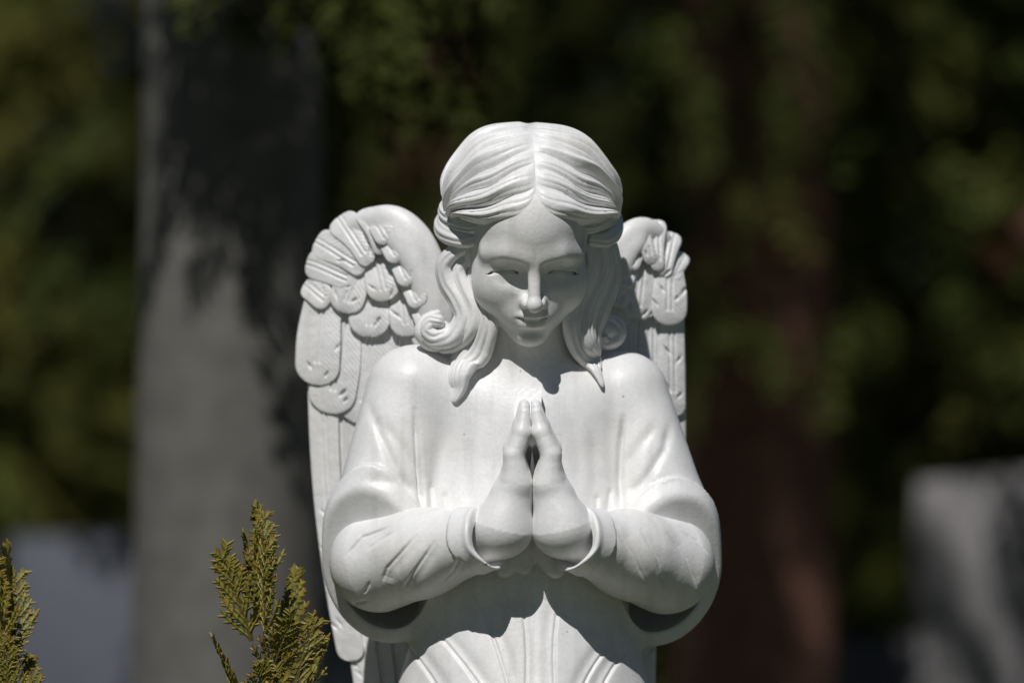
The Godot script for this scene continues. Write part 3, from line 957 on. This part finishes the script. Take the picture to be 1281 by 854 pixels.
# a bough of the smooth tree that hangs before its own trunk
func low_bough(t: Node3D, bark: Material, leaf: Material) -> void:
	put("limb", tube([Vector3(0.02, 2.9, 0.05), Vector3(0.1, 2.75, 0.35), Vector3(0.05, 2.45, 0.55)], 0.03, 0.008, 8), bark, t)
	put("limb", tube([Vector3(0.02, 2.95, 0.0), Vector3(-0.25, 2.8, 0.3), Vector3(-0.35, 2.5, 0.5)], 0.03, 0.008, 8), bark, t)
	var r := RandomNumberGenerator.new()
	r.seed = 91
	var mm := MultiMesh.new()
	mm.transform_format = MultiMesh.TRANSFORM_3D
	mm.use_colors = true
	mm.mesh = branchlet(91, 0.13)
	mm.instance_count = 210
	for k in 210:
		var a := r.randf() * TAU
		var d := sqrt(r.randf())
		var p := Vector3(0.09 + sin(a) * d * 0.24, 2.24 + r.randf_range(-0.12, 0.14) - 0.2 * sin(a) * d, 0.36 + cos(a) * d * 0.14)
		var b := Basis(Vector3.UP, a + r.randf_range(-1.2, 1.2)) * Basis(Vector3.RIGHT, r.randf_range(0.3, 1.3)) * Basis(Vector3.BACK, r.randf_range(-0.8, 0.8))
		mm.set_instance_transform(k, Transform3D(b * Basis.from_scale(Vector3.ONE * r.randf_range(0.7, 1.3)), p))
		var tone := r.randf_range(0.7, 1.3)
		mm.set_instance_color(k, Color(tone, tone, tone * 0.9))
	var c := MultiMeshInstance3D.new()
	c.name = "bough_foliage"
	c.set_meta("kind", "stuff")
	c.multimesh = mm
	c.material_override = leaf
	t.add_child(c, true)

func slab(called: String, x0: float, x1: float, top0: float, top1: float, z: float, thick: float, mat: Material, label: String, round_top := 0.0) -> void:
	var t := thing(called, Vector3((x0 + x1) * 0.5, 0, z), label, "headstone")
	var half := (x1 - x0) * 0.5
	var v := PackedVector3Array()
	var outline := PackedVector2Array([Vector2(-half - 0.012, 0.16)])
	for k in 13:
		var f := k / 12.0
		outline.append(Vector2(lerpf(-half, half, f), lerpf(top0, top1, f) + round_top * (1.0 - pow(2.0 * f - 1.0, 2.0))))
	outline.append(Vector2(half + 0.012, 0.16))
	var st := SurfaceTool.new()
	st.begin(Mesh.PRIMITIVE_TRIANGLES)
	var bevel := 0.012
	var rings := [[-thick / 2, bevel], [-thick / 2 + bevel, 0.0], [thick / 2 - bevel, 0.0], [thick / 2, bevel]]
	var mid := Vector2(0, top0 * 0.5)
	for q in 3:
		for k in outline.size():
			var a := outline[k]
			var b := outline[(k + 1) % outline.size()]
			var p: Array = []
			for ring in [rings[q], rings[q + 1]]:
				for o in [a, b]:
					var s: Vector2 = o - (o - mid).normalized() * ring[1]
					p.append(Vector3(s.x, s.y, ring[0]))
			for i in [0, 1, 2, 1, 3, 2]:
				st.add_vertex(p[i])
	for face in [0, 3]:
		for k in outline.size():
			var a := outline[k] - (outline[k] - mid).normalized() * bevel
			var b := outline[(k + 1) % outline.size()] - (outline[(k + 1) % outline.size()] - mid).normalized() * bevel
			var tri := [Vector3(mid.x, mid.y, rings[face][0]), Vector3(a.x, a.y, rings[face][0]), Vector3(b.x, b.y, rings[face][0])]
			if face == 0:
				tri.reverse()
			for p in tri:
				st.add_vertex(p)
	st.generate_normals()
	put("slab", st.commit(), mat, t)
	var foot := BoxMesh.new()
	foot.size = Vector3(half * 2.0 + 0.12, 0.17, thick + 0.14)
	var fo := put("foot", foot, mat, t)
	fo.position.y = 0.08

func build_background() -> void:
	# ground
	var g := PlaneMesh.new()
	g.size = Vector2(300, 300)
	g.subdivide_width = 8
	g.subdivide_depth = 8
	var gm := stone_material(Color(0.24, 0.27, 0.13), 0.4)
	var ground := put("ground", g, gm, self)
	ground.set_meta("kind", "structure")
	# plinth under the statue
	var pl := thing("plinth", Vector3.ZERO, "stepped grey stone plinth carrying the marble angel", "plinth")
	var grey := stone_material(Color(0.62, 0.61, 0.59), 0.18)
	for e in [[Vector3(0.62, 0.14, 0.52), 0.07, "foot"], [Vector3(0.46, 0.38, 0.38), 0.33, "block"], [Vector3(0.54, 0.08, 0.46), 0.56, "cap"]]:
		var b := BoxMesh.new()
		b.size = e[0]
		var o := put(e[2], b, grey, pl)
		o.position.y = e[1]
	# headstones
	var blue := stone_material(Color(0.30, 0.315, 0.35), 0.07, 0.7)
	var pale := stone_material(Color(0.49, 0.48, 0.48), 0.08)
	var l := far_at(15, 672, 10.8)
	slab("headstone", l.x, l.x + 0.62, l.y, l.y + 0.018, l.z, 0.12, blue, "polished blue-grey headstone with a nearly straight top beside the smooth grey trunk")
	var rr := far_at(1148, 602, 10.8)
	slab("headstone", rr.x, rr.x + 0.66, rr.y, rr.y + 0.06, rr.z, 0.12, pale, "tall pale grey headstone with a sloping top under drooping branches")
	var sm := far_at(1030, 800, 11.6)
	slab("headstone", sm.x, sm.x + 0.36, sm.y, sm.y, sm.z, 0.12, pale, "low grey headstone half behind the tall pale one")
	# trees
	var grey_bark := stone_material(Color(0.41, 0.40, 0.38), 0.14)
	var red_bark := stone_material(Color(0.52, 0.35, 0.28), 0.3)
	var dark_leaf := leaf_material(Color(0.044, 0.053, 0.015), 0.12)
	var olive_leaf := leaf_material(Color(0.090, 0.096, 0.026), 0.14)
	var bright_leaf := leaf_material(Color(0.085, 0.095, 0.024), 0.16)
	var a := far_at(275, 427, 8.1)
	var smooth := build_tree("smooth_barked_tree", Vector3(a.x, 0, a.z), 10.5, 0.14, 5.0, 1.3, 2200, grey_bark, dark_leaf, "tree with a thick smooth grey trunk right behind the angel's wing", 21, 0.12)
	low_bough(smooth, grey_bark, dark_leaf)
	var b2 := far_at(935, 427, 11.0)
	var red := build_tree("red_barked_tree", Vector3(b2.x, 0, b2.z), 9.5, 0.16, 1.8, 1.6, 3600, red_bark, dark_leaf, "dark conifer with a reddish brown trunk and drooping boughs behind the statue", 22)
	var end := far_at(1272, 292, 9.5) - red.position
	put("limb", tube([Vector3(0.05, 2.75, 0.1), Vector3(0.6, 2.6, 0.8), Vector3(0.75, 2.2, 1.3), end], 0.025, 0.006, 8), red_bark, red)
	var brown := leaf_material(Color(0.075, 0.030, 0.022), 0.05)
	for k in 9:
		var o := put("dry_spray", branchlet(60 + k, 0.09), brown, red)
		o.position = end + Vector3(0.05 * sin(k * 2.3), 0.035 * cos(k * 1.7), 0.05 * cos(k * 2.9))
		o.rotation = Vector3(0.4 + 0.3 * sin(k * 1.1), k * 1.3, 0.3)
	build_tree("dark_conifer", Vector3(-1.75, 0, -8.0), 8.0, 0.15, 0.55, 1.6, 6000, red_bark, olive_leaf, "olive green conifer bushy to the ground behind the blue-grey headstone", 23)
	build_tree("dark_conifer", Vector3(-0.2, 0, -9.5), 9.0, 0.15, 0.3, 1.8, 6000, red_bark, dark_leaf, "dark green conifer in the gap between the grey and the reddish trunks", 24)
	build_tree("dark_conifer", Vector3(1.15, 0, -9.0), 5.0, 0.12, 0.2, 1.2, 5000, red_bark, bright_leaf, "lighter green conifer standing behind the two pale headstones", 25)
	var x0 := -7.0
	for k in 7:
		build_tree("dark_conifer", Vector3(x0 + k * 2.2 + 0.4 * sin(k * 5.0), 0, -16.5 + 0.5 * cos(k * 3.0)), 8.0, 0.15, 0.1, 1.9, 4500, red_bark, dark_leaf, "conifer in the farthest row that closes off the view, seen only as blurred green", 40 + k, 0.2, "far row of conifers")
	build_tree("dark_conifer", Vector3(0.75, 0, -12.0), 9.0, 0.15, 0.2, 1.9, 6000, red_bark, dark_leaf, "dark conifer in the second row behind the reddish trunk", 28)
	build_tree("dark_conifer", Vector3(-1.0, 0, -12.5), 9.0, 0.15, 0.2, 1.9, 6000, red_bark, dark_leaf, "dark conifer in the second row behind the grey trunk", 29)
	build_tree("dark_conifer", Vector3(-2.6, 0, -12.2), 9.0, 0.15, 0.2, 1.9, 6000, red_bark, olive_leaf, "olive conifer in the second row behind the bushy one", 30)
	build_tree("dark_conifer", Vector3(2.6, 0, -12.4), 9.0, 0.15, 0.2, 1.9, 6000, red_bark, dark_leaf, "dark conifer in the second row behind the lighter green one", 31)
	build_tree("dark_conifer", Vector3(3.4, 0, -9.0), 9.0, 0.15, 0.5, 1.7, 4000, red_bark, dark_leaf, "dark conifer at the side of the tall pale headstone", 26)
	build_tree("dark_conifer", Vector3(-3.5, 0, -9.4), 9.0, 0.15, 0.4, 1.7, 4000, red_bark, dark_leaf, "dark conifer on the far side of the olive green one", 27)

func stone_material(c: Color, grain: float, rough := 0.85) -> StandardMaterial3D:
	var m := StandardMaterial3D.new()
	var n := FastNoiseLite.new()
	n.frequency = 0.02
	n.fractal_octaves = 5
	var ramp := Gradient.new()
	ramp.set_color(0, c.darkened(grain))
	ramp.set_color(1, c.lightened(grain * 0.5))
	var t := NoiseTexture2D.new()
	t.width = 512
	t.height = 512
	t.seamless = true
	t.noise = n
	t.color_ramp = ramp
	m.albedo_texture = t
	m.uv1_triplanar = true
	m.uv1_scale = Vector3.ONE * 1.7
	m.roughness = rough
	m.metallic_specular = 0.4
	return m

# white marble: cloudy grain, faint grey rain streaks, a few specks
func marble_material() -> StandardMaterial3D:
	var m := StandardMaterial3D.new()
	var n := FastNoiseLite.new()
	n.seed = 4
	n.frequency = 0.008
	n.fractal_octaves = 4
	var fine := FastNoiseLite.new()
	fine.seed = 12
	fine.frequency = 0.16
	fine.fractal_octaves = 2
	var size := 512
	var im := Image.create(size, size, false, Image.FORMAT_RGB8)
	for y in size:
		for x in size:
			# mirrored lookup keeps the tile seamless
			var mx := absf(x - size * 0.5)
			var my := absf(y - size * 0.5)
			var cloud := n.get_noise_2d(mx * 1.3, my * 1.3)
			var streak := n.get_noise_3d(mx * 5.0, my * 0.55, 90.0)
			var vein := 1.0 - absf(n.get_noise_3d(mx * 0.9 + my * 0.35, my * 0.8, 300.0)) * 9.0
			var g := fine.get_noise_2d(x, y)
			var tone := 0.905 + 0.045 * cloud + 0.028 * g - 0.045 * smoothstep(0.12, 0.55, streak) - 0.03 * clampf(vein, 0.0, 1.0)
			var warm := 0.014 * smoothstep(-0.1, 0.5, n.get_noise_3d(mx, my, 500.0))
			im.set_pixel(x, y, Color(tone, tone - warm * 0.5, tone - warm * 1.6))
	var r := RandomNumberGenerator.new()
	r.seed = 8
	for k in 34:
		var tone := r.randf_range(0.5, 0.8)
		im.fill_rect(Rect2i(r.randi_range(2, size - 4), r.randi_range(2, size - 4), r.randi_range(1, 2), r.randi_range(1, 2)), Color(tone, tone * 0.97, tone * 0.92))
	m.albedo_texture = ImageTexture.create_from_image(im)
	m.uv1_triplanar = true
	m.uv1_scale = Vector3.ONE * 2.3
	m.roughness = 0.44
	m.metallic_specular = 0.5
	var b := NoiseTexture2D.new()
	b.width = 1024
	b.height = 1024
	b.seamless = true
	var bn := FastNoiseLite.new()
	bn.seed = 9
	bn.frequency = 0.08
	bn.fractal_octaves = 4
	b.noise = bn
	m.heightmap_enabled = true
	m.heightmap_texture = b
	m.heightmap_scale = 0.02
	return m

func _ready() -> void:
	rng.seed = 77
	wobble.seed = 3
	wobble.frequency = 0.02
	# camera: a long lens, opened wide
	var cam := Camera3D.new()
	cam.name = "camera"
	var lens := CameraAttributesPhysical.new()
	lens.frustum_focal_length = 300.0
	lens.frustum_focus_distance = 5.9
	lens.exposure_aperture = 3.7
	cam.attributes = lens
	add_child(cam)
	cam.position = Vector3(0, EYE, 6.0)
	cam.fov = rad_to_deg(2.0 * atan(427.0 * S / 6.0))
	cam.near = 0.1
	cam.far = 400.0
	cam.current = true
	# sky and sun
	var env := Environment.new()
	env.background_mode = Environment.BG_SKY
	var sky := Sky.new()
	var sm := ProceduralSkyMaterial.new()
	sm.sky_top_color = Color(0.42, 0.53, 0.70)
	sm.sky_horizon_color = Color(0.66, 0.72, 0.78)
	sm.sky_curve = 0.12
	sm.ground_bottom_color = Color(0.2, 0.2, 0.17)
	sm.ground_horizon_color = Color(0.5, 0.52, 0.5)
	sky.sky_material = sm
	env.sky = sky
	env.background_energy_multiplier = 0.2
	env.tonemap_mode = Environment.TONE_MAPPER_LINEAR
	env.tonemap_exposure = 1.0
	env.sdfgi_enabled = true
	env.ssao_enabled = true
	env.ssil_enabled = true
	var we := WorldEnvironment.new()
	we.environment = env
	add_child(we)
	var sun := DirectionalLight3D.new()
	sun.name = "sun"
	sun.light_color = Color(1.0, 0.99, 0.98)
	sun.light_energy = 1.1
	sun.light_angular_distance = 0.5
	sun.shadow_enabled = true
	sun.rotation_degrees = Vector3(-53.5, -16, 0)
	add_child(sun)
	marble = marble_material()
	build_background()
	build_statue()
	build_shrubs()
